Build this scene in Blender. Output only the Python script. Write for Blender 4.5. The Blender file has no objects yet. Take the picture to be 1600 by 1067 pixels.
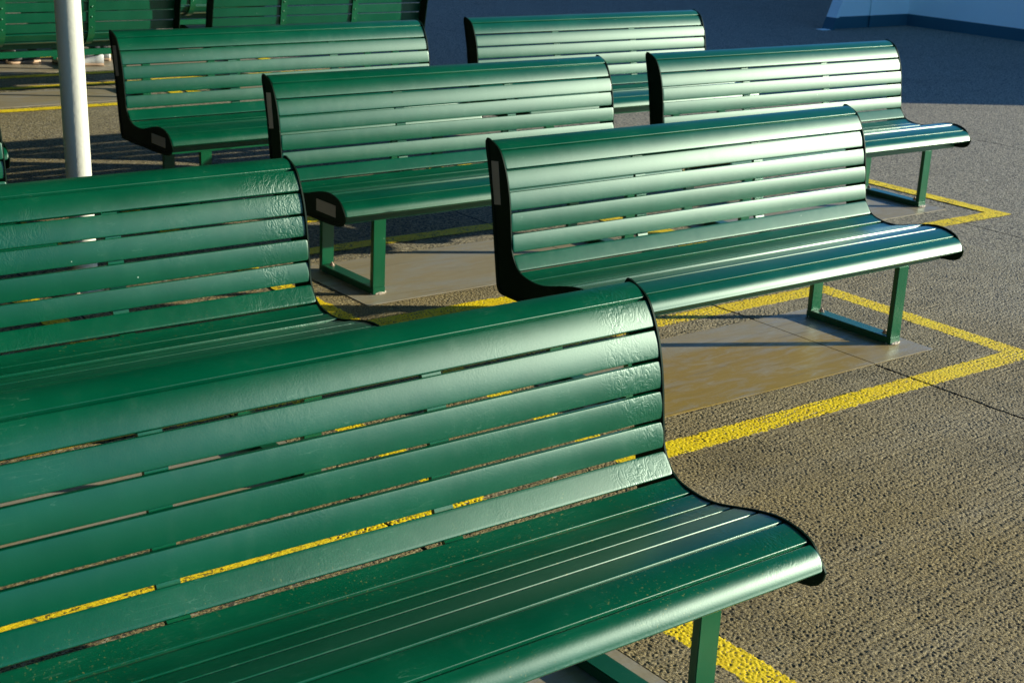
import bpy, bmesh, math, random
from mathutils import Vector, Matrix
random.seed(7)
sc = bpy.context.scene
COL = sc.collection
R = math.radians

# ------------------------------------------------------------------ camera
cam = bpy.data.cameras.new('camera'); co = bpy.data.objects.new('camera', cam); COL.objects.link(co)
cam.sensor_width = 36; cam.lens = 2311.32/1600*36; cam.clip_start = .05; cam.clip_end = 500
rt = Vector((.79410226, -.60609096, .04533587)); up = Vector((.15600194, .27535007, .94860199)); fw = Vector((.58742233, .74621451, -.31320748))
co.matrix_world = Matrix(((rt.x, up.x, -fw.x, 0), (rt.y, up.y, -fw.y, 0), (rt.z, up.z, -fw.z, 1.8), (0, 0, 0, 1)))
cam.dof.use_dof = True; cam.dof.focus_distance = 4.0; cam.dof.aperture_fstop = 11
sc.camera = co

# ------------------------------------------------------------------ light
STRI = R(4)
SUN = Vector((.882, -.471, 0)).normalized(); EL = R(14.0)
sv = Vector((SUN.x*math.cos(EL), SUN.y*math.cos(EL), math.sin(EL)))
w = bpy.data.worlds.new('World'); sc.world = w; w.use_nodes = True
wn = w.node_tree.nodes; wl = w.node_tree.links
sky = wn.new('ShaderNodeTexSky'); sky.sky_type = 'NISHITA'; sky.sun_disc = False
sky.sun_elevation = EL; sky.sun_rotation = math.atan2(SUN.x, SUN.y)
sky.air_density = 1.0; sky.dust_density = .3; sky.ozone_density = 2.0
wn['Background'].inputs[1].default_value = .115
tint = wn.new('ShaderNodeMix'); tint.data_type = 'RGBA'; tint.blend_type = 'MULTIPLY'; tint.inputs[0].default_value = 1
tint.inputs[7].default_value = (.46, .84, 1.30, 1)          # white balance set for the low sun: the open sky reads deep blue
wl.new(sky.outputs[0], tint.inputs[6]); wl.new(tint.outputs[2], wn['Background'].inputs[0])
sl = bpy.data.lights.new('sun', 'SUN'); sl.energy = 5.0; sl.angle = R(.5); sl.color = (1, .95, .74)
so = bpy.data.objects.new('sun', sl); COL.objects.link(so); so.rotation_euler = sv.to_track_quat('Z', 'Y').to_euler()
sc.view_settings.view_transform = 'Standard'; sc.view_settings.look = 'None'
sc.view_settings.exposure = .85; sc.view_settings.gamma = 1

# ------------------------------------------------------------------ material helper
class M:
    def __init__(s, name):
        s.m = bpy.data.materials.new(name); s.m.use_nodes = True
        s.t = s.m.node_tree; s.n = s.t.nodes; s.l = s.t.links; s.b = s.n['Principled BSDF']
        s.tc = s.n.new('ShaderNodeTexCoord')
    def node(s, t, **k):
        n = s.n.new(t)
        for a, v in k.items(): setattr(n, a, v)
        return n
    def put(s, sock, v):
        if hasattr(v, 'is_linked') or isinstance(v, bpy.types.NodeSocket): s.l.new(v, sock)
        else: sock.default_value = v
    def mapv(s, src, scale=(1, 1, 1), rot=(0, 0, 0)):
        n = s.node('ShaderNodeMapping'); s.l.new(src, n.inputs[0]); n.inputs['Scale'].default_value = scale; n.inputs['Rotation'].default_value = rot
        return n.outputs[0]
    def noise(s, src, scale, detail=3, rough=.55, dist=0):
        n = s.node('ShaderNodeTexNoise'); s.l.new(src, n.inputs['Vector'])
        n.inputs['Scale'].default_value = scale; n.inputs['Detail'].default_value = detail
        n.inputs['Roughness'].default_value = rough; n.inputs['Distortion'].default_value = dist
        return n.outputs[0]
    def voro(s, src, scale, out='Distance', rnd=1):
        n = s.node('ShaderNodeTexVoronoi'); s.l.new(src, n.inputs['Vector']); n.inputs['Scale'].default_value = scale
        n.inputs['Randomness'].default_value = rnd
        return n.outputs[out]
    def ramp(s, v, a, b, lo=0, hi=1):
        n = s.node('ShaderNodeMapRange'); n.clamp = True
        s.put(n.inputs[0], v)
        for i, x in enumerate((a, b, lo, hi)): n.inputs[1+i].default_value = x
        return n.outputs[0]
    def math(s, op, a, b=0., c=None):
        n = s.node('ShaderNodeMath', operation=op); s.put(n.inputs[0], a); s.put(n.inputs[1], b)
        if c is not None: s.put(n.inputs[2], c)
        return n.outputs[0]
    def mix(s, f, a, b):
        n = s.node('ShaderNodeMix', data_type='RGBA'); s.put(n.inputs[0], f)
        for i, v in ((6, a), (7, b)):
            if isinstance(v, tuple): v = (*v, 1)[:4]
            s.put(n.inputs[i], v)
        return n.outputs[2]
    def bump(s, h, strength, dist, prev=None):
        n = s.node('ShaderNodeBump'); s.put(n.inputs['Height'], h); s.put(n.inputs['Strength'], strength); n.inputs['Distance'].default_value = dist
        if prev is not None: s.l.new(prev, n.inputs['Normal'])
        return n.outputs[0]
    def sep(s, src):
        n = s.node('ShaderNodeSeparateXYZ'); s.l.new(src, n.inputs[0]); return n.outputs
    def set(s, **k):
        for a, v in k.items():
            if isinstance(v, tuple) and len(v) == 3: v = (*v, 1)
            s.put(s.b.inputs[a.replace('_', ' ')], v)
        return s

GREEN = (.0004, .060, .0275)
def paint(name, crinkle=(), base=GREEN, speck=.0, rough=.425, gloss=1.12, coat=.07):
    """glossy green paint; crinkle: list of (local x, half width, strength) where the coats have wrinkled"""
    k = M(name); P = k.tc.outputs['Object']
    oi = k.node('ShaderNodeObjectInfo'); off = k.node('ShaderNodeVectorMath', operation='ADD'); k.l.new(P, off.inputs[0])
    sc_ = k.node('ShaderNodeVectorMath', operation='SCALE'); k.l.new(oi.outputs['Location'], sc_.inputs[0]); sc_.inputs[3].default_value = 3.7
    k.l.new(sc_.outputs[0], off.inputs[1]); Q = off.outputs[0]
    blot = k.noise(Q, 5, 4); fine = k.noise(Q, 38, 4, .65)
    streak = k.noise(k.mapv(Q, (26, 26, 2.2)), 1, 3)
    col = k.mix(k.ramp(blot, .35, .7), base, tuple(c*1.22+.002 for c in base))
    # dust and chalking
    d = k.math('MULTIPLY', k.ramp(streak, .52, .75), k.ramp(fine, .4, .65))
    col = k.mix(k.math('MULTIPLY', d, .035), col, (.18, .28, .22))
    # tiny chips and droppings
    v = k.voro(Q, 21); vr = k.voro(Q, 21, 'Color')
    rr = k.sep(vr)
    chip = k.math('MULTIPLY', k.math('LESS_THAN', k.math('ADD', v, k.math('MULTIPLY', k.math('SUBTRACT', fine, .5), .10)), .038), k.math('GREATER_THAN', rr[0], .86))
    col = k.mix(chip, col, (.42, .48, .40))
    # light scratches
    scr = k.noise(k.mapv(Q, (9, 60, 60), (0, .5, .3)), 1, 2, .5, .6)
    sm = k.math('MULTIPLY', k.math('LESS_THAN', k.math('ABSOLUTE', k.math('SUBTRACT', scr, .5)), .0035), k.math('GREATER_THAN', blot, .56))
    col = k.mix(k.math('MULTIPLY', sm, .14), col, (.20, .34, .25))
    if speck:
        xyz = k.sep(P)
        low = k.math('MULTIPLY', k.ramp(xyz[2], .47, .42), k.ramp(k.noise(Q, 3.2, 3), .42, .6))
        sp = k.math('GREATER_THAN', k.noise(Q, 150, 3, .7), .655)
        col = k.mix(k.math('MULTIPLY', k.math('MULTIPLY', sp, low), speck), col, (.24, .22, .07))
    hand = k.ramp(k.noise(k.mapv(Q, (1.3, 3, 3)), 1, 4, .6), .56, .70)
    col = k.mix(k.math('MULTIPLY', hand, .12), col, tuple(c*.55 for c in base))
    ro = k.math('ADD', k.ramp(fine, .3, .7, rough-.006, rough+.008), k.ramp(streak, .4, .8, 0, .010))
    nrm = k.bump(k.noise(Q, 4, 1), .022, .02)
    nrm = k.bump(k.noise(Q, 240, 2), .05, .002, nrm)
    if crinkle:
        xyz = k.sep(P); tot = None
        for cx, hw, st in crinkle:
            a = k.math('ABSOLUTE', k.math('SUBTRACT', xyz[0], cx))
            m = k.math('MULTIPLY', k.ramp(a, hw, hw*.35), st)
            tot = m if tot is None else k.math('MAXIMUM', tot, m)
        tot = k.math('MULTIPLY', tot, k.ramp(k.noise(Q, 7, 2), .38, .55))
        wr = k.noise(k.mapv(Q, (1, .7, .7)), 46, 2, .5, 1.3)
        rid = k.math('ABSOLUTE', k.math('SUBTRACT', wr, .5))
        nrm = k.bump(k.ramp(rid, 0, .12), k.math('MULTIPLY', tot, .15), .0035, nrm)
    k.set(Base_Color=col, Roughness=ro, Normal=nrm)
    k.b.inputs['Specular IOR Level'].default_value = .0
    k.b.inputs['Coat Weight'].default_value = coat; k.b.inputs['Coat Roughness'].default_value = .15; k.l.new(nrm, k.b.inputs['Coat Normal'])
    gl = k.node('ShaderNodeBsdfGlossy', distribution='BECKMANN'); gl.inputs['Color'].default_value = (.84, 1, .92, 1)
    k.l.new(ro, gl.inputs['Roughness']); k.l.new(nrm, gl.inputs['Normal'])
    fr = k.node('ShaderNodeFresnel'); fr.inputs[0].default_value = 1.5; k.l.new(nrm, fr.inputs['Normal'])
    mx = k.node('ShaderNodeMixShader'); k.l.new(k.math('MULTIPLY', fr.outputs[0], gloss), mx.inputs[0])
    k.l.new(k.b.outputs[0], mx.inputs[1]); k.l.new(gl.outputs[0], mx.inputs[2]); k.l.new(mx.outputs[0], k.n['Material Output'].inputs[0])
    return k.m

m_paint = paint('green_bench_paint')
m_paintA = paint('green_paint_wrinkled_end', crinkle=[(.85, .11, .8), (-.05, .14, .15), (.45, .12, .15)], speck=.8)
m_paintB = paint('green_paint_wrinkled', crinkle=[(.83, .17, 1.), (-.02, .22, .5), (.5, .1, .2)], speck=.5)
m_plate = paint('black_green_end_paint', base=(.004, .013, .007), rough=.5, gloss=.22, coat=.02)
m_frame = paint('green_frame_paint', base=(.002, .072, .028), rough=.40)

def plain(name, c, rough=.5, metal=0, nz=12, var=.12, bump=.1, bscale=60):
    k = M(name); P = k.tc.outputs['Object']; n = k.noise(P, nz, 4)
    k.set(Base_Color=k.mix(n, tuple(x*(1-var) for x in c), tuple(min(1, x*(1+var)) for x in c)), Roughness=rough, Metallic=metal,
          Normal=k.bump(k.noise(P, bscale, 3), bump, .004))
    return k.m
m_sticker = plain('grey_sticker', (.33, .31, .275), .6)
m_bolt = plain('rusty_bolt', (.36, .26, .19), .55, .3, 60, .5, .4, 200)
m_seal = plain('pale_sealant', (.45, .38, .30), .8, 0, 40, .3, .8, 120)

# ---- asphalt, shared grit so that the painted lines sit in the same texture
def deck_common(k):
    P = k.tc.outputs['Object']
    rid = k.noise(k.mapv(P, (22, 60, 1), (0, 0, -.25)), 1, 3, .6, .4)
    g1 = k.noise(P, 62, 6, .78); g2 = k.voro(P, 90)
    h = k.math('ADD', k.math('MULTIPLY', g1, 1.1), k.math('MULTIPLY', k.math('SUBTRACT', .6, g2), .25))
    h = k.math('ADD', h, k.math('MULTIPLY', rid, .7))
    xyz = k.sep(P)
    wob = k.math('MULTIPLY', k.math('SUBTRACT', k.noise(P, 6, 4), .5), .022)
    seam = None
    for sx in (-.25, 2.08, 4.43, 6.78, 9.1):
        a = k.math('ABSOLUTE', k.math('SUBTRACT', k.math('ADD', xyz[0], wob), sx))
        s_ = k.ramp(a, .0065, .003)
        seam = s_ if seam is None else k.math('MAXIMUM', seam, s_)
    return P, rid, g1, g2, h, seam, xyz

k = M('deck_asphalt'); P, rid, g1, g2, h, seam, xyz = deck_common(k)
grain = k.noise(P, 150, 2, .7)
tone = k.ramp(k.math('ADD', k.math('MULTIPLY', g1, .6), k.math('MULTIPLY', grain, .4)), .42, .57)
big = k.ramp(k.math('ADD', xyz[0], k.math('MULTIPLY', k.noise(P, .8, 4), 4)), 5.0, 8.2)
lite = k.mix(big, (.40, .31, .135), (.47, .425, .325))
dark = (.030, .030, .024)
col = k.mix(tone, dark, lite)
stone = k.sep(k.voro(P, 105, 'Color'))
col = k.mix(k.math('MULTIPLY', k.math('GREATER_THAN', stone[0], .82), .7), col, (.42, .37, .26))
col = k.mix(k.math('MULTIPLY', k.math('LESS_THAN', stone[1], .22), .75), col, (.03, .03, .032))
col = k.mix(k.math('MULTIPLY', k.ramp(k.noise(P, 2.2, 5, .6), .55, .75), .3), col, (.07, .06, .04))
pale = k.math('MULTIPLY', k.math('LESS_THAN', k.voro(P, 3.1), .035), .8)
col = k.mix(pale, col, (.6, .58, .5))
col = k.mix(seam, col, (.012, .012, .014))
nrm = k.bump(k.math('SUBTRACT', h, k.math('MULTIPLY', seam, 2.)), .9, .0105)
k.set(Base_Color=col, Roughness=k.ramp(g1, .3, .7, .9, .68), Normal=nrm); k.b.inputs['Specular IOR Level'].default_value = .3
m_deck = k.m

# the same surfaces for the patch with modelled relief: colour and only the finest grit
def deck_cols(k, P):
    px_ = k.sep(P)
    big = k.ramp(k.math('ADD', px_[0], k.math('MULTIPLY', k.noise(P, .8, 4), 4)), 5.0, 8.2)
    col = k.mix(big, (.42, .315, .125), (.50, .445, .32))
    grain = k.noise(P, 170, 3, .75)
    col = k.mix(k.ramp(grain, .42, .56, .85, 0), col, (.045, .038, .026))
    col = k.mix(k.ramp(grain, .58, .68, 0, .6), col, (.66, .59, .42))
    col = k.mix(k.math('MULTIPLY', k.ramp(k.noise(P, 38, 3, .7), .52, .66), .45), col, (.10, .085, .05))
    col = k.mix(k.math('MULTIPLY', k.ramp(k.noise(k.mapv(P, (.7, 3.2, 1), (0, 0, .3)), 1, 5, .6), .52, .70), .15), col, (.50, .47, .38))
    return k.mix(k.math('MULTIPLY', k.ramp(k.noise(P, 2.2, 5, .6), .5, .75), .45), col, (.09, .08, .055))
k = M('deck_asphalt_relief'); P = k.tc.outputs['Object']; col = deck_cols(k, P)
col = k.mix(k.math('MULTIPLY', k.math('LESS_THAN', k.voro(P, 3.1), .03), .8), col, (.6, .58, .5))
k.set(Base_Color=col, Roughness=.75, Normal=k.bump(k.noise(P, 230, 4, .8), 1.0, .0048)); k.b.inputs['Specular IOR Level'].default_value = .35
m_deckr = k.m
k = M('yellow_paint_relief'); P = k.tc.outputs['Object']
k.set(Base_Color=k.mix(k.ramp(k.noise(P, 7, 4), .3, .7), (.90, .62, .0), (1.0, .74, .002)), Roughness=.5, Normal=k.bump(k.noise(P, 210, 3, .7), .6, .002))
m_yellowr = k.m
m_crack = plain('dark_joint_filler', (.012, .012, .013), .8)

k = M('yellow_line_paint'); P, rid, g1, g2, h, seam, xyz = deck_common(k)
worn = k.math('LESS_THAN', k.math('ADD', k.math('MULTIPLY', k.noise(P, 75, 4, .75), .75), k.math('MULTIPLY', k.noise(P, 9, 3), .25)), .445)
ycol = k.mix(k.ramp(k.noise(P, 7, 4), .3, .7), (.90, .62, .0), (1.0, .74, .002))
col = k.mix(k.math('MULTIPLY', worn, .9), ycol, (.10, .075, .02))
col = k.mix(seam, col, (.012, .012, .014))
nrm = k.bump(k.math('SUBTRACT', h, k.math('MULTIPLY', seam, 2.)), .8, .008)
k.set(Base_Color=col, Roughness=.6, Normal=nrm)
m_yellow = k.m

k = M('stained_base_pad'); P = k.tc.outputs['Object']
st = k.noise(k.mapv(P, (1.6, 5, 1), (0, 0, .15)), 1, 6, .62, .6)
st2 = k.noise(k.mapv(P, (5, 22, 1), (0, 0, .12)), 1, 5, .65, .8)
f = k.ramp(k.math('ADD', k.math('MULTIPLY', st, .6), k.math('MULTIPLY', st2, .4)), .40, .54)
xyz = k.sep(P)
dx = k.math('DIVIDE', k.math('SUBTRACT', xyz[0], 3.75), .80); dy = k.math('DIVIDE', k.math('SUBTRACT', xyz[1], 3.52), .30)
rr = k.math('SQRT', k.math('ADD', k.math('MULTIPLY', dx, dx), k.math('MULTIPLY', dy, dy)))
spill = k.ramp(k.math('ADD', rr, k.math('MULTIPLY', k.math('SUBTRACT', st, .5), 1.6)), 1.5, .85)
f = k.math('MAXIMUM', k.math('MULTIPLY', f, .42), k.math('MULTIPLY', spill, k.ramp(st2, .3, .5, .6, 1)))
col = k.mix(f, (.31, .29, .245), (.31, .20, .026))
col = k.mix(k.math('MULTIPLY', k.ramp(k.noise(k.mapv(P, (6, 18, 1), (0, 0, .1)), 1, 5, .7, 1), .52, .72), .55), col, (.37, .34, .27))
col = k.mix(k.math('MULTIPLY', k.ramp(k.noise(k.mapv(P, (3, 40, 1)), 1, 4), .58, .7), .35), col, (.09, .08, .05))
k.set(Base_Color=col, Roughness=k.ramp(st2, .35, .65, .34, .55), Normal=k.bump(k.noise(P, 90, 4, .6), .18, .003))
m_pad = k.m

k = M('white_pole_paint'); P = k.tc.outputs['Object']
k.set(Base_Color=k.mix(k.noise(k.mapv(P, (8, 8, 1.5)), 1, 4), (.56, .55, .46), (.68, .67, .58)), Roughness=.42, Normal=k.bump(k.noise(P, 45, 4, .6), .35, .004))
m_pole = k.m
m_wallw = plain('white_wall_paint', (.82, .95, .92), .45, 0, 1.2, .04, .08, 20)
m_wallb = plain('blue_band_paint', (.030, .115, .150), .5, 0, 2, .1, .08, 20)
m_black = plain('black_metal', (.012, .012, .013), .45)
m_upper = plain('dark_upperworks_paint', (.010, .012, .014), .7, 0, .5)
m_shoe = plain('white_leather', (.78, .78, .78), .45)
m_sole = plain('tan_sole', (.62, .42, .28), .6)
m_boot = plain('black_leather', (.015, .014, .014), .35)
m_lace = plain('pale_lace', (.6, .6, .62), .7)
m_trous = plain('dark_cloth', (.018, .020, .028), .85, 0, 30, .3, .3, 150)
m_jack = plain('navy_cloth', (.03, .045, .09), .85, 0, 30, .3, .3, 150)
m_jack2 = plain('grey_cloth', (.12, .12, .13), .85, 0, 30, .3, .3, 150)
m_skin = plain('skin', (.52, .30, .21), .5, 0, 8, .06, .1, 200)
m_hair = plain('dark_hair', (.03, .018, .012), .55, 0, 60, .4, .5, 120)

# ------------------------------------------------------------------ object helpers
def link(name, me, mat=None, parent=None, loc=None):
    o = bpy.data.objects.new(name, me); COL.objects.link(o)
    if mat:
        for m in (mat if isinstance(mat, (list, tuple)) else [mat]): me.materials.append(m)
    if parent: o.parent = parent
    if loc: o.location = loc
    return o
def tag(o, label=None, cat=None, group=None, kind=None):
    for a, v in (('label', label), ('category', cat), ('group', group), ('kind', kind)):
        if v: o[a] = v
    return o
def mesh(name, verts, faces, smooth=False):
    me = bpy.data.meshes.new(name); me.from_pydata([tuple(v) for v in verts], [], faces); me.update()
    if smooth: me.polygons.foreach_set('use_smooth', [True]*len(me.polygons))
    return me
def from_bm(bm, name, smooth=False):
    bmesh.ops.recalc_face_normals(bm, faces=bm.faces)
    me = bpy.data.meshes.new(name); bm.to_mesh(me); bm.free()
    if smooth:
        me.polygons.foreach_set('use_smooth', [True]*len(me.polygons))
        me.set_sharp_from_angle(angle=R(40))
    return me
def box(bm, x0, x1, y0, y1, z0, z1, bevel=0):
    vs = [bm.verts.new(p) for p in ((x0, y0, z0), (x1, y0, z0), (x1, y1, z0), (x0, y1, z0), (x0, y0, z1), (x1, y0, z1), (x1, y1, z1), (x0, y1, z1))]
    fs = [bm.faces.new([vs[i] for i in f]) for f in ((0, 3, 2, 1), (4, 5, 6, 7), (0, 1, 5, 4), (1, 2, 6, 5), (2, 3, 7, 6), (3, 0, 4, 7))]
    if bevel:
        es = list({e for f in fs for e in f.edges})
        bmesh.ops.bevel(bm, geom=es, offset=bevel, segments=2, affect='EDGES')
def boxme(name, *a, bevel=.003):
    bm = bmesh.new(); box(bm, *a, bevel=bevel); return from_bm(bm, name, True)

# ------------------------------------------------------------------ bench profile (y back/front, z), metres
L = 1.880; H = L/2
G = [(.060, .858), (0, .830), (-.0385, .767), (-.062, .698), (-.076, .627), (-.0855, .554), (-.098, .485), (-.139, .431), (-.205, .413),
     (-.272, .413), (-.335, .427), (-.411, .446), (-.486, .454), (-.562, .435), (-.608, .381)]
SAG = [.005, .0028, .0025, .0023, .0025, .0023, .0004, -.0030, -.0022, -.0012, .0006, .0018, .0030, .0085]
PT = .005        # end plate thickness
def slat_section(i):
    a = Vector(G[i]); b = Vector(G[i+1]); d = (b-a).normalized(); n = Vector((d.y, -d.x))
    if n.x > 0 and i < 8: n = -n
    if n.y < 0 and i >= 6: n = -n
    if i == 0 and n.y < 0: n = -n
    a = a+d*.0042; b = b-d*.0042; ln = (b-a).length; s = SAG[i]; th = .015; r = .0021
    pts = []
    N = 10
    for j in range(N+1):                                   # outer face
        t = j/N; x = r+(ln-2*r)*t
        q = 4*(x/ln)*(1-x/ln)
        pts.append((x, s*q))
    e0 = pts[0][1]; e1 = pts[-1][1]
    lead = [(r-r*math.sin(u), e0-r+r*math.cos(u)) for u in (R(80), R(50), R(25))]
    tail = [(ln-r+r*math.sin(u), e1-r+r*math.cos(u)) for u in (R(25), R(50), R(80))]
    prof = lead+pts+tail+[(ln, -th+.002), (ln-.002, -th), (.002, -th), (0, -th+.002)]
    return [a+d*x+n*y for x, y in prof]
def slat_mesh(i):
    P2 = slat_section(i); n = len(P2); v = []; f = []
    X0, X1 = -H+PT+.0004, H-PT-.0004
    ec = .0075
    # the ends have small rounded corners: shrink the section slightly at the very end
    c = sum(P2, Vector((0, 0)))/n
    rings = [(X0, .86), (X0+ec*.15, .915), (X0+ec*.45, .968), (X0+ec, 1), (X1-ec, 1), (X1-ec*.45, .968), (X1-ec*.15, .915), (X1, .86)]
    for x, s in rings:
        for p in P2:
            q = c+(p-c)*s; v.append((x, q.x, q.y))
    for k_ in range(len(rings)-1):
        for j in range(n):
            a = k_*n+j; b = k_*n+(j+1) % n; f.append((a, b, b+n, a+n))
    f.append(tuple(range(n))); f.append(tuple(range((len(rings)-1)*n, len(rings)*n)))
    bm = bmesh.new(); me = mesh('slat', v, f); bm.from_mesh(me); bpy.data.meshes.remove(me)
    return from_bm(bm, 'slat', True)

def catmull(pts, n=5):
    out = []
    for i in range(len(pts)-1):
        p0 = Vector(pts[max(i-1, 0)]); p1 = Vector(pts[i]); p2 = Vector(pts[i+1]); p3 = Vector(pts[min(i+2, len(pts)-1)])
        for j in range(n):
            t = j/n
            out.append(.5*((2*p1)+(p2-p0)*t+(2*p0-5*p1+4*p2-p3)*t*t+(3*p1-p0-3*p2+p3)*t**3))
    out.append(Vector(pts[-1])); return out
front = catmull(G, 5)
def offset_open(pts, d):
    out = []
    for i, p in enumerate(pts):
        t = (pts[min(i+1, len(pts)-1)]-pts[max(i-1, 0)]).normalized(); out.append(p+Vector((-t.y, t.x))*d)
    return out
# travelling from the top down to the nose, the seat side is on the right hand, i.e. direction (t.y,-t.x)
outline = offset_open(front, -.0032)+[Vector(p) for p in ((-.606, .362), (-.594, .346), (-.575, .336), (-.55, .331), (-.49, .327), (-.40, .326), (-.25, .325), (-.11, .325), (-.055, .326),
           (-.034, .331), (-.022, .345), (-.016, .365), (.010, .52), (.036, .675), (.062, .775), (.078, .832), (.0785, .850), (.071, .861))]
def plate_mesh(side):
    """end plate with a raised rim on its outer side; side=+1 right, -1 left"""
    n = len(outline); c = []
    for i, p in enumerate(outline):
        t = (outline[(i+1) % n]-outline[i-1]).normalized(); c.append(p+Vector((-t.y, t.x))*.013)
    area = sum(outline[i].x*outline[(i+1) % n].y-outline[(i+1) % n].x*outline[i].y for i in range(n))
    if area < 0:
        c = []
        for i, p in enumerate(outline):
            t = (outline[(i+1) % n]-outline[i-1]).normalized(); c.append(p-Vector((-t.y, t.x))*.013)
    xo = side*H; xi = side*(H-PT); xr = side*(H-.0035)
    v = [(xi, p.x, p.y) for p in outline]+[(xo, p.x, p.y) for p in outline]+[(xo, p.x, p.y) for p in c]+[(xr, p.x, p.y) for p in c]
    f = [tuple(range(n))]
    for a in (0, 1, 2):
        for j in range(n): f.append((a*n+j, a*n+(j+1) % n, (a+1)*n+(j+1) % n, (a+1)*n+j))
    f.append(tuple(range(3*n, 4*n)))
    bm = bmesh.new(); me = mesh('end_plate', v, f); bm.from_mesh(me); bpy.data.meshes.remove(me)
    return from_bm(bm, 'end_plate', True)
def sticker_mesh(side, quad):
    xo = side*(H-.0031)
    v = [(xo, y, z) for y, z in quad]+[(xo+side*.0008, y, z) for y, z in quad]
    f = [(0, 1, 2, 3), (4, 5, 6, 7)]+[(i, (i+1) % 4, 4+(i+1) % 4, 4+i) for i in range(4)]
    bm = bmesh.new(); me = mesh('sticker', v, f); bm.from_mesh(me); return from_bm(bm, 'sticker')
def rib_mesh(cx):
    wd = .024; a = offset_open(front[3:-2], .0158); b = offset_open(front[3:-2], .028)
    v = []; f = []; n = len(a)
    for x in (cx-wd, cx+wd):
        for p in a: v.append((x, p.x, p.y))
        for p in b: v.append((x, p.x, p.y))
    for j in range(n-1):
        f += [(j, j+1, 2*n+j+1, 2*n+j), (n+j, 3*n+j, 3*n+j+1, n+j+1), (j, n+j, n+j+1, j+1), (2*n+j, 2*n+j+1, 3*n+j+1, 3*n+j)]
    f += [(0, 2*n, 3*n, n), (n-1, 2*n-1, 4*n-1, 3*n-1)]
    bm = bmesh.new(); me = mesh('rib', v, f); bm.from_mesh(me); bpy.data.meshes.remove(me)
    for i in range(14):                                     # one round screw head behind each slat
        p = (Vector(G[i])+Vector(G[i+1]))/2; d = (Vector(G[i+1])-Vector(G[i])).normalized(); nn = Vector((-d.y, d.x))
        p = p+nn*.0288
        mt = Matrix.Translation((cx+.003, p.x, p.y)) @ Vector((0, nn.x, nn.y)).to_track_quat('Z', 'Y').to_matrix().to_4x4() @ Matrix.Diagonal((1, 1, .45, 1))
        bmesh.ops.create_uvsphere(bm, u_segments=10, v_segments=6, radius=.0078, matrix=mt)
    box(bm, cx-.012, cx+.012, -.505, -.492, .366, .425)
    return from_bm(bm, 'rib', True)
def bolt_mesh(x, y):
    bm = bmesh.new()
    bmesh.ops.create_cone(bm, cap_ends=True, segments=16, radius1=.013, radius2=.013, depth=.003, matrix=Matrix.Translation((x, y, .0325)))
    bmesh.ops.create_cone(bm, cap_ends=True, segments=6, radius1=.0095, radius2=.009, depth=.009, matrix=Matrix.Translation((x, y, .038)))
    bmesh.ops.create_cone(bm, cap_ends=True, segments=10, radius1=.0045, radius2=.0035, depth=.006, matrix=Matrix.Translation((x, y, .0455)))
    return from_bm(bm, 'bolt', True)
def seal_mesh(x, y):
    bm = bmesh.new(); bmesh.ops.create_icosphere(bm, subdivisions=3, radius=1, matrix=Matrix.Translation((x, y, .006)) @ Matrix.Diagonal((.034, .020, .009, 1)))
    for v in bm.verts:
        s = 1+.22*math.sin(v.co.x*310+v.co.y*170)*math.cos(v.co.y*260-v.co.x*90)
        v.co.x = x+(v.co.x-x)*s; v.co.y = y+(v.co.y-y)*s
    return from_bm(bm, 'sealant', True)

def make_bench():
    t = bpy.data.objects.new('park_bench', None); COL.objects.link(t); t.empty_display_size = .2
    for i in range(14): link('slat', slat_mesh(i), m_paint, t)
    for s in (-1, 1):
        p = link('end_plate', plate_mesh(s), m_plate, t)
        if s < 0:
            link('sticker', sticker_mesh(s, ((.044, .785), (.004, .790), (-.020, .642), (.018, .636))), m_sticker, p)
            link('sticker', sticker_mesh(s, ((-.378, .413), (-.530, .413), (-.530, .364), (-.378, .364))), m_sticker, p)
    for cx in (-L/6, L/6): link('rib', rib_mesh(cx), m_frame, t)
    for y0, y1 in ((-.5105, -.472), (-.105, -.067)): link('beam', boxme('beam', -H+PT+.001, H-PT-.001, y0, y1,   .325, .367), m_frame, t)
    for x1 in (H-.201, -H+.201+.061):
        x0 = x1-.061
        for y0, y1 in ((-.5085, -.485), (-.092, -.069)):
            link('leg', boxme('leg', x0, x1, y0, y1, .0335, .3245, bevel=.002), m_frame, t)
        link('foot_bar', boxme('foot_bar', x0-.0005, x1+.0005, -.5105, -.067,  .0034, .033, bevel=.0025), m_frame, t)
        for y in (-.118, -.452): link('bolt', bolt_mesh(x0+.036, y), m_bolt, t)
        for y in (-.497, -.083): link('sealant', seal_mesh((x0+x1)/2+.004, y), m_seal, t)
    return t
def dup(src):
    r = src.copy(); COL.objects.link(r)
    for ch in list(src.children):
        c = ch.copy(); COL.objects.link(c); c.parent = r
        if ch.name.startswith('slat'): c.location = (random.uniform(-.0002, .0002), random.uniform(-.0008, .0008), random.uniform(-.0009, .0009)); c.rotation_euler = (random.uniform(-.006, .006), random.uniform(-.0006, .0006), random.uniform(-.0006, .0006))
        for g in ch.children:
            d = g.copy(); COL.objects.link(d); d.parent = c
    return r
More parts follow.
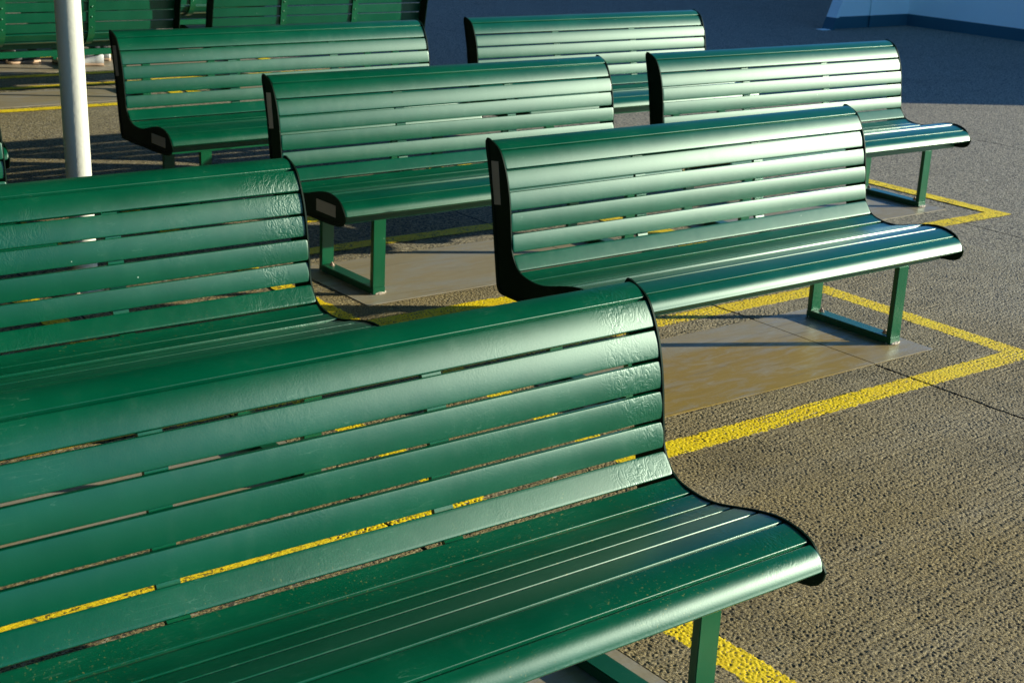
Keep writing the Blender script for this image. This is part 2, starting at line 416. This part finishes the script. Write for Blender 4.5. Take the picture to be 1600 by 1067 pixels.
LB = [
 ('A', 1.3558, 2.4101, .132, 'nearest green slatted bench, filling the bottom left, wrinkled paint at its right end'),
 ('B', 1.3278, 4.0139, -.018, 'green bench directly behind the nearest one, paint blistered in two patches, cut by left edge'),
 ('C', 3.9883, 3.9992, .221, 'bright green bench right of centre, its feet on the largest visible stained pad'),
 ('D', 3.9681, 5.5822, .287, 'green bench in the centre, grey stickers on both its black seat end and back end'),
 ('E', 6.1818, 5.5756, -.686, 'glaring pale green bench at far right, its seat end against open sunlit asphalt'),
 ('F', 6.1892, 7.2014, -.233, 'smallest front-facing bench, pale green, at top centre against the shaded deck'),
 ('G', 3.9562, 7.1778, .891, 'front-facing green bench just right of the white pole, throwing a striped shadow'),
 ('K', .905, 5.5300, 0, 'green bench end barely showing at the left edge, nearer of the two slivers there'),
 ('L', 1.3120, 7.1900, 0, 'farther green bench sliver at the left edge, only its rounded seat end showing'),
]
g_rows = 'benches in rows facing the viewer'
proto = make_bench(); spots = {}
for i, (key, x, y, a, lab) in enumerate(LB):
    o = proto if i == 0 else dup(proto)
    o.location = (x, y, 0); o.rotation_euler = (0, 0, R(a)); tag(o, lab, 'bench', g_rows); spots[key] = (x, y, a)
    spots[key] = o
for key, x, y, lab in (('H', 3.750, 9.985, 'green bench seen from behind at the top left corner, partly hidden by the white pole'),
                       ('I', 5.890, 10.00, 'green bench seen from behind at the top, its right end against the shaded deck'),
                       ('J', 5.215, 11.43, 'green bench turned away, glimpsed in the gap between the two nearer riveted backs'),
                       ('N', 3.00, 11.43, 'green bench turned away, mostly hidden behind the riveted back at the top left')):
    o = dup(proto); o.location = (x, y, 0); o.rotation_euler = (0, 0, math.pi); tag(o, lab, 'bench', 'benches facing away'); spots[key] = o
for key in 'EF':
    for c in spots[key].children:
        for g in list(c.children):
            if g.name.startswith('sticker'): bpy.data.objects.remove(g)
for key, mt in (('A', m_paintA), ('B', m_paintB)):
    for c in spots[key].children:
        if c.name.startswith('slat'): c.material_slots[0].link = 'OBJECT'; c.material_slots[0].material = mt

# ------------------------------------------------------------------ ground
def sheet(name, x0, x1, y0, y1, z):
    return mesh(name, [(x0, y0, z), (x1, y0, z), (x1, y1, z), (x0, y1, z)], [(0, 1, 2, 3)])
RX0, RX1, RY0, RY1 = 1.9, 6.4, 1.5, 5.2                      # patch of deck near the camera that gets real relief
def deck_mesh():
    xs = [-80, RX0, RX1, 120]; ys = [-60, RY0, RY1, 140]; v = [(x, y, 0) for y in ys for x in xs]; f = []
    for j in range(3):
        for i in range(3):
            if (i, j) != (1, 1): a = j*4+i; f.append((a, a+1, a+5, a+4))
    return mesh('deck', v, f)
tag(link('deck', deck_mesh(), m_deck), kind='structure')
def yellow_box(x0, x1, y0, y1, wd=.103):
    """outer rectangle minus inner one, edges slightly uneven, as one sheet 4 mm up"""
    def ring(a0, a1, b0, b1, sg):
        out = []; cs = [(a0, b0), (a1, b0), (a1, b1), (a0, b1)]
        for i in range(4):
            p, q = Vector(cs[i]), Vector(cs[(i+1) % 4]); N = 48
            for j in range(N):
                v = p.lerp(q, j/N); d = (q-p).normalized(); nn = Vector((-d.y, d.x))
                out.append(v+nn*(random.uniform(-.0035, .0035) if j else 0))
        return out
    o = ring(x0, x1, y0, y1, 1); i = ring(x0+wd, x1-wd, y0+wd, y1-wd, -1); n = len(o)
    v = [(p.x, p.y, .004) for p in o+i]
    return mesh('yellow_line', v, [(j, (j+1) % n, n+(j+1) % n, n+j) for j in range(n)])
YB = dict(A=(.30, 2.425, 1.51, 2.64), B=(.27, 2.42, 3.10, 4.235), C=(2.93, 5.115, 3.103, 4.240), D=(2.91, 5.10, 4.690, 5.86), E=(5.10, 7.215, 4.690, 5.825),
          K=(-.15, 2.02, 4.66, 5.80), F=(5.13, 7.26, 6.31, 7.43), G=(2.90, 5.02, 6.29, 7.42), L=(.27, 2.42, 6.31, 7.43),
          H=(2.70, 4.80, 9.83, 10.83), I=(4.84, 6.93, 9.86, 10.86), J=(1.94, 6.28, 11.24, 12.33))
def outside(me):
    """drop the stretches of line that the relief patch already carries"""
    bm = bmesh.new(); bm.from_mesh(me)
    dead = [f for f in bm.faces if RX0 < f.calc_center_median().x < RX1 and RY0 < f.calc_center_median().y < RY1]
    bmesh.ops.delete(bm, geom=dead, context='FACES'); bm.to_mesh(me); n = len(bm.faces); bm.free(); return n
for kx, v in YB.items():
    me = yellow_box(*v)
    if outside(me): tag(link('yellow_line', me, m_yellow), kind='structure')
def relief():
    import numpy as np
    st = .0033; nx = int(round((RX1-RX0)/st)); ny = int(round((RY1-RY0)/st)); rng = np.random.default_rng(4)
    fx_ = np.fft.fftfreq(nx+1, st)[None, :]; fy_ = np.fft.fftfreq(ny+1, st)[:, None]
    def field(fun):
        n = np.fft.fft2(rng.standard_normal((ny+1, nx+1))); a = np.fft.ifft2(n*fun).real; return a/a.std()
    F = np.hypot(fx_, fy_)
    band = lambda w, q: np.exp(-((np.log(np.maximum(F, 1e-3)*w))/q)**2)
    spec = lambda lo, hi, p: np.maximum(F, 1)**p/(1+(lo/np.maximum(F, 1))**6)/(1+(F/hi)**8)
    lump = field(spec(34, 100, -.6)); fine = field(spec(70, 132, 0)); broad = field(band(.30, .6)); wide = field(band(1.2, .5))
    ca, sa = math.cos(STRI), math.sin(STRI)
    al = fx_*ca+fy_*sa; ac = -fx_*sa+fy_*ca
    stri = field(np.exp(-(al/7)**2)*np.exp(-((np.abs(ac)-38)/24)**2))
    zone = 1/(1+np.exp(-3*wide))                             # some areas brushed, some pitted
    h = .70*lump+.66*fine+(.10+.38*zone)*stri+.2*broad
    h = h/h.std(); h = np.where(h > .55, .55+(h-.55)*.35, h)
    z = h*.00100
    X = RX0+st*np.arange(nx+1)[None, :]+0*z; Y = RY0+st*np.arange(ny+1)[:, None]+0*z
    hf = h+.15*rng.standard_normal(h.shape)
    dseam = np.full(h.shape, 9.)
    wob = .004*np.cumsum(rng.standard_normal(ny+1))[:, None]*.12; wob = wob-wob.mean()
    for sx in (2.08, 4.43): dseam = np.minimum(dseam, np.abs(X-sx-wob))
    z = np.where(dseam < .0048, z-.004, z)
    yel = np.zeros(h.shape, bool); ed = .0022*field(band(.05, .7))+.0012*rng.standard_normal(h.shape)
    for x0, x1, y0, y1 in YB.values():
        o = np.minimum(np.minimum(X-x0, x1-X), np.minimum(Y-y0, y1-Y))+ed
        yel |= (o > 0) & (o < .103)
    wear = .5*broad+.9*wide
    painted = yel & (hf > -1.75+.25*wear)
    for x0, x1, y0, y1 in PD.values():
        z = np.where((X > x0-.004) & (X < x1+.004) & (Y > y0-.004) & (Y < y1+.004), -.004, z)
    b = np.minimum(np.minimum(X-RX0, RX1-X), np.minimum(Y-RY0, RY1-Y)); z = z*np.clip(b/.02, 0, 1)
    z = z*np.where(yel, .72, 1)+.0006*painted
    V = np.stack([X, Y, z], -1).reshape(-1, 3).astype(np.float32)
    idx = (np.arange(ny)[:, None]*(nx+1)+np.arange(nx)[None, :]).ravel()
    Q = np.stack([idx, idx+1, idx+nx+2, idx+nx+1], -1).astype(np.int32)
    me = bpy.data.meshes.new('deck_surface'); me.vertices.add(len(V)); me.vertices.foreach_set('co', V.ravel())
    me.loops.add(Q.size); me.loops.foreach_set('vertex_index', Q.ravel())
    me.polygons.add(len(Q)); me.polygons.foreach_set('loop_start', np.arange(0, Q.size, 4, dtype=np.int32))
    mi = np.where(painted[:-1, :-1], 1, 0); mi = np.where(dseam[:-1, :-1] < .0040, 2, mi)
    me.polygons.foreach_set('material_index', mi.ravel().astype(np.int32)); me.polygons.foreach_set('use_smooth', np.ones(len(Q), bool))
    me.update(calc_edges=True); return me
# base pads: thin plates laid on the deck, split where the deck seam runs through them
PD = dict(A=(.52, 2.165, 1.775, 2.42), B=(.50, 2.13, 3.375, 4.02), C=(3.15, 4.790, 3.372, 4.010), D=(3.135, 4.77, 4.955, 5.590), E=(5.34, 6.975, 4.955, 5.585),
          K=(.07, 1.71, 4.9, 5.54), F=(5.35, 6.99, 6.57, 7.2), G=(3.12, 4.75, 6.55, 7.18), L=(.50, 2.13, 6.56, 7.19),
          H=(2.92, 4.58, 10.02, 10.62), I=(5.06, 6.72, 10.04, 10.62), J=(2.16, 6.06, 11.44, 12.10))
tag(link('deck_surface', relief(), [m_deckr, m_yellowr, m_crack]), kind='structure')
for kx, (x0, x1, y0, y1) in PD.items():
    bm = bmesh.new(); cuts = [x0]
    for sx in (2.08, 4.43, 6.78):
        if x0+.03 < sx < x1-.03: cuts += [sx-.003, sx+.003]
    cuts.append(x1)
    for j in range(0, len(cuts), 2): box(bm, cuts[j], cuts[j+1], y0, y1, .0003, .0026, bevel=0)
    tag(link('base_pad', from_bm(bm, 'base_pad', True), m_pad), kind='structure')

# ------------------------------------------------------------------ white pole
def lathe(name, prof, seg=48, smooth=True):
    v = []; f = []
    for r, z in prof:
        for j in range(seg): a = 2*math.pi*j/seg; v.append((r*math.cos(a), r*math.sin(a), z))
    for i in range(len(prof)-1):
        for j in range(seg): f.append((i*seg+j, i*seg+(j+1) % seg, (i+1)*seg+(j+1) % seg, (i+1)*seg+j))
    f += [tuple(range(seg)), tuple(range((len(prof)-1)*seg, len(prof)*seg))]
    bm = bmesh.new(); me = mesh(name, v, f); bm.from_mesh(me); bpy.data.meshes.remove(me); return from_bm(bm, name, smooth)
pole = bpy.data.objects.new('light_pole', None); COL.objects.link(pole); pole.location = (2.230, 5.692, 0); pole.rotation_euler = (R(-.65), R(-.85), 0)
tag(pole, 'tall white painted round pole standing behind the second bench, at the top left', 'pole')
link('shaft', lathe('shaft', [(.0505, .012), (.0505, 3.9), (.047, 3.93)]), m_pole, pole)
bf = link('base_flange', lathe('base_flange', [(.11, .001), (.11, .010), (.108, .012)]), m_pole, pole)
for j in range(4):
    a = R(45+90*j); o = link('bolt', lathe('bolt', [(.011, .012), (.011, .022), (.005, .023), (.005, .030)], 6, False), m_bolt, bf, (.088*math.cos(a), .088*math.sin(a), 0))

# roof that the pole carries and the dark upper works beyond, both above the picture; the seats mirror them
canopy = bpy.data.objects.new('canopy_roof', None); COL.objects.link(canopy)
tag(canopy, 'flat dark roof above the picture, carried by the white pole', 'canopy')
link('roof_panel', boxme('roof_panel', -9, 6.7, -1.5, 20, 3.9, 4.0), m_trous, canopy)
for yb in (1.5, 5.6, 9.7): link('roof_beam', boxme('roof_beam', -8.9, 6.6, yb, yb+.12, 3.72, 3.899), m_trous, canopy)
link('sky_block_wall', boxme('sky_block_wall', -9.2, -9.02, -8, 26, 0, 3.99), m_upper, canopy)  # unseen dark wall, added to block skylight from the left
sup = bpy.data.objects.new('superstructure', None); COL.objects.link(sup)
tag(sup, 'dark upper works of the ship rising beyond the picture at the far left', 'superstructure')
link('house', boxme('house', -8.9, 27, 27, 40, 0, 16, bevel=.05), m_upper, sup)
for i in range(16): link('window', boxme('window', -10+2.2*i, -8.9+2.2*i, 26.98, 27.02, 4.5, 5.6), m_black, sup)

# ------------------------------------------------------------------ white and blue wall at the far right
wall = bpy.data.objects.new('bulkhead_wall', None); COL.objects.link(wall)
tag(wall, 'white steel wall with dark blue skirting and slanted end, shaded, at the top right', 'wall')
HT = 2.50; ZB = .14
def prism(name, foot, zs, thick, mat, slant0=0):
    """upright panel between two foot points; slant0 moves the first end along the panel per metre of height"""
    (ax, ay), (bx, by) = foot; d = Vector((bx-ax, by-ay)).normalized(); n = Vector((-d.y, d.x))*thick; v = []
    for z in zs:
        s = d*(slant0*z)
        for p in (Vector((ax, ay))+s, Vector((bx, by))): v += [(p.x, p.y, z), (p.x+n.x, p.y+n.y, z)]
    f = [(0, 2, 3, 1), (4, 5, 7, 6), (0, 1, 5, 4), (2, 6, 7, 3), (0, 4, 6, 2), (1, 3, 7, 5)]
    bm = bmesh.new(); me = mesh(name, v, f); bm.from_mesh(me); return link(name, from_bm(bm, name), mat, wall)
c0 = (15.19, 11.74); foot0 = (13.72, 11.72)
SLN = .42
prism('end_panel', (foot0, c0), (ZB, HT), .05, m_wallw, SLN)
prism('skirting', (foot0, c0), (0, ZB), .053, m_wallb, SLN)
prism('long_panel', ((15.19, 11.79), (15.42, 4.72)), (ZB, HT), .06, m_wallw)
prism('skirting', ((15.188, 11.79), (15.418, 4.72)), (0, ZB), .064, m_wallb)
bm = bmesh.new(); box(bm, 15.52, 19.0, 4.75, 12.6, 0, 2.5); box(bm, 19.2, 24, 10, 46, 0, 3.56); link('deckhouse', from_bm(bm, 'deckhouse'), m_wallw, wall)
# slanted flange on the free end, vertical stiffener, corner bead
def strip(name, p0, p1, wx, wy, mat):
    v = []
    for p in (p0, p1): v += [(p[0]-wx, p[1]-wy, p[2]), (p[0]+wx, p[1]-wy, p[2]), (p[0]+wx, p[1]+wy, p[2]), (p[0]-wx, p[1]+wy, p[2])]
    f = [(0, 1, 2, 3), (4, 5, 6, 7), (0, 1, 5, 4), (1, 2, 6, 5), (2, 3, 7, 6), (3, 0, 4, 7)]
    bm = bmesh.new(); me = mesh(name, v, f); bm.from_mesh(me); return link(name, from_bm(bm, name), mat, wall)
fx = lambda z: foot0[0]+SLN*z
strip('flange', (fx(ZB)-.012, 11.71, ZB), (fx(HT)-.012, 11.71, HT), .024, .075, m_wallw)
strip('flange', (fx(0)-.012, 11.71, .001), (fx(ZB)-.012, 11.71, ZB), .024, .077, m_wallb)
strip('stiffener', (14.46, 11.712, ZB), (14.46, 11.712, HT), .018, .009, m_wallw)
strip('stiffener', (14.46, 11.713, .001), (14.46, 11.713, ZB), .018, .009, m_wallb)
strip('sunlit_patch', (13.62, 11.70, .001), (13.62, 11.70, .008), .07, .05, m_wallw)  # thin white plate standing in for a sunlit patch of deck

# ------------------------------------------------------------------ small black deck fitting
df = bpy.data.objects.new('deck_fitting', None); COL.objects.link(df); df.location = (6.5, 13.45, 0)
tag(df, 'small black domed fitting on the shaded deck, between the two riveted bench backs', 'deck fitting')
link('dome', lathe('dome', [(.075, .012), (.074, .03), (.062, .055), (.04, .070), (.015, .076)], 24), m_black, df)
link('base_plate', boxme('base_plate', -.09, .30, -.06, .06, .001, .012), m_black, df)

# ------------------------------------------------------------------ people seated on the benches that face away
def skin_mesh(nodes, edges, root=0, sub=2):
    me = bpy.data.meshes.new('body'); me.from_pydata([n[0] for n in nodes], edges, []); me.update()
    o = bpy.data.objects.new('tmp', me); COL.objects.link(o)
    o.modifiers.new('s', 'SKIN'); sub_ = o.modifiers.new('u', 'SUBSURF'); sub_.levels = sub; sub_.render_levels = sub
    for i, n in enumerate(nodes):
        sv_ = me.skin_vertices[0].data[i]; r = n[1]; sv_.radius = r if isinstance(r, tuple) else (r, r)
        sv_.use_root = (i == root)
    dg = bpy.context.evaluated_depsgraph_get(); dg.update()
    out = bpy.data.meshes.new_from_object(o.evaluated_get(dg)); bpy.data.objects.remove(o)
    out.polygons.foreach_set('use_smooth', [True]*len(out.polygons)); return out
def shoe(parent, heel, ang, m_up, m_so, lace=True, size=.28):
    """shoe with heel at local origin, pointing along ang; upper and sole"""
    secs = [(0, .030, .000, .085), (.02, .036, 0, .098), (.06, .036, 0, .088), (.10, .036, 0, .078), (.15, .042, 0, .064), (.20, .047, 0, .052), (.245, .041, 0, .042), (.272, .026, .004, .032), (.282, .008, .008, .022)]
    def loft(name, z0f, z1f, grow, mat, par):
        v = []; f = []; n = 12
        for x, hw, b, tp in secs:
            lo, hi = z0f(b, tp), z1f(b, tp)
            for j in range(n):
                a = 2*math.pi*j/n; c, s = math.cos(a), math.sin(a)
                v.append((x*size/.28, (hw+grow)*math.copysign(abs(c)**.65, c), (lo+hi)/2+(hi-lo)/2*math.copysign(abs(s)**.65, s)))
        for i in range(len(secs)-1):
            for j in range(n): f.append((i*n+j, i*n+(j+1) % n, (i+1)*n+(j+1) % n, (i+1)*n+j))
        f += [tuple(range(n)), tuple(range((len(secs)-1)*n, len(secs)*n))]
        bm = bmesh.new(); me = mesh(name, v, f); bm.from_mesh(me); o = link(name, from_bm(bm, name, True), mat, par); return o
    sh = loft('shoe', lambda b, t: .014+b, lambda b, t: t, 0, m_up, parent); sh.location = heel; sh.rotation_euler = (0, 0, ang)
    loft('sole', lambda b, t: b, lambda b, t: .024+b, .004, m_so, sh)
    if lace:
        bm = bmesh.new()
        for q in range(4): box(bm, .105+q*.022, .111+q*.022, -.028, .028, .078-q*.006, .082-q*.006)
        link('lace', from_bm(bm, 'lace'), m_lace, sh)
    return sh
def person(x, y, seat_z, heels, angs, cloth, trous, shoes, label, knee_dy=.50):
    """seated, facing +Y (away from the camera), hands on thighs; local frame at the hips on the seat"""
    p = bpy.data.objects.new('person', None); COL.objects.link(p); p.location = (x, y, 0)
    N = []; E = []
    def add(c, r, par=None):
        N.append((c, r)); i = len(N)-1
        if par is not None: E.append((par, i))
        return i
    z = seat_z
    pel = add((0, 0, z+.115), (.155, .115)); wa = add((0, -.02, z+.27), (.135, .10), pel); ch = add((0, -.01, z+.43), (.155, .11), wa)
    sh = add((0, .0, z+.53), (.12, .085), ch); nk = add((0, .01, z+.60), (.055, .055), sh); hd0 = add((0, .03, z+.68), (.06, .075), nk)
    hd = add((0, .035, z+.76), (.075, .092), hd0); tp = add((0, .03, z+.83), (.062, .075), hd)
    nose = add((0, .125, z+.735), (.012, .012), hd)
    for s in (-1, 1):
        hp = add((s*.10, .04, z+.10), (.092, .09), pel); kn = add((s*.13, knee_dy-.06, z+.085), (.062, .060), hp)
        hx, hy = heels[0 if s < 0 else 1]
        an = add((hx, hy, .13), (.040, .045), kn); add((hx, hy, .07), (.035, .04), an)
        sd = add((s*.17, -.005, z+.50), (.062, .058), sh); el = add((s*.25, .06, z+.26), (.042, .042), sd)
        wr = add((s*.15, .28, z+.21), (.026, .030), el); pm = add((s*.135, .345, z+.195), (.038, .014), wr)
        for q, (dx, ln) in enumerate(((-.028, .062), (-.010, .072), (.009, .068), (.027, .052))):
            b0 = add((s*.135+dx, .382, z+.195), .0085, pm); b1 = add((s*.135+dx*1.15, .382+ln*.5, z+.192), .0082, b0); add((s*.135+dx*1.15, .382+ln, z+.178), .0072, b1)
        t0 = add((s*.135-s*.038, .335, z+.19), .0095, pm); add((s*.135-s*.052, .372, z+.185), .0085, t0)
    me = skin_mesh(N, E)
    for m in (m_skin, cloth, trous): me.materials.append(m)
    for pl in me.polygons:
        c = pl.center
        if c.z > z+.58: pl.material_index = 0
        elif c.y > .285 and c.z > z+.165 and c.z < z+.26: pl.material_index = 0
        elif c.z > z+.19 or (abs(c.x) > .2 and c.z > z+.15 and c.y < .3): pl.material_index = 1
        else: pl.material_index = 2
    body = link('body', me, None, p)
    bm = bmesh.new(); bmesh.ops.create_icosphere(bm, subdivisions=4, radius=1, matrix=Matrix.Translation((0, .012, z+.79)) @ Matrix.Diagonal((.094, .108, .098, 1)))
    geo = [v for v in bm.verts if v.co.y > .055 and v.co.z < z+.83]; bmesh.ops.delete(bm, geom=geo, context='VERTS')
    for v in bm.verts: v.co *= 1; v.co.x += .004*math.sin(v.co.z*160+v.co.y*90)
    hm = from_bm(bm, 'hair', True); ho = link('hair', hm, m_hair, p); so_ = ho.modifiers.new('t', 'SOLIDIFY'); so_.thickness = .014
    bm = bmesh.new()
    for s in (-1, 1): bmesh.ops.create_uvsphere(bm, u_segments=12, v_segments=8, radius=.011, matrix=Matrix.Translation((s*.032, .112, z+.765)))
    link('eyes', from_bm(bm, 'eyes', True), m_shoe, p)
    bm = bmesh.new()
    for s in (-1, 1): bmesh.ops.create_uvsphere(bm, u_segments=12, v_segments=8, radius=1, matrix=Matrix.Translation((s*.080, .03, z+.755)) @ Matrix.Diagonal((.010, .022, .034, 1)))
    link('ears', from_bm(bm, 'ears', True), m_skin, p)
    bm = bmesh.new(); box(bm, -.024, .024, .112, .121, z+.698, z+.706, bevel=.003); link('lips', from_bm(bm, 'lips', True), plain('lips', (.4, .15, .13), .5), p)
    for i in range(2):
        hx, hy = heels[i]; a = angs[i]
        shoe(p, (hx-.045*math.cos(a), hy-.045*math.sin(a), .0030), a, shoes[0], shoes[1], shoes[2])
    tag(p, label, 'person'); return p
# heel positions are local to the person's root
person(4.62, 11.78, .44, ((.165-.035, -.135), (.33-.035, .13)), (R(158), R(150)), m_jack, m_trous, (m_shoe, m_sole, True),
       'seated person facing away, white sneakers under the bench right of the white pole')
person(3.72, 11.78, .44, ((.62, .20), (.50, .42)), (R(188), R(170)), m_jack2, m_trous, (m_boot, m_sole, False),
       'seated person facing away at the left edge, black shoes with tan soles')
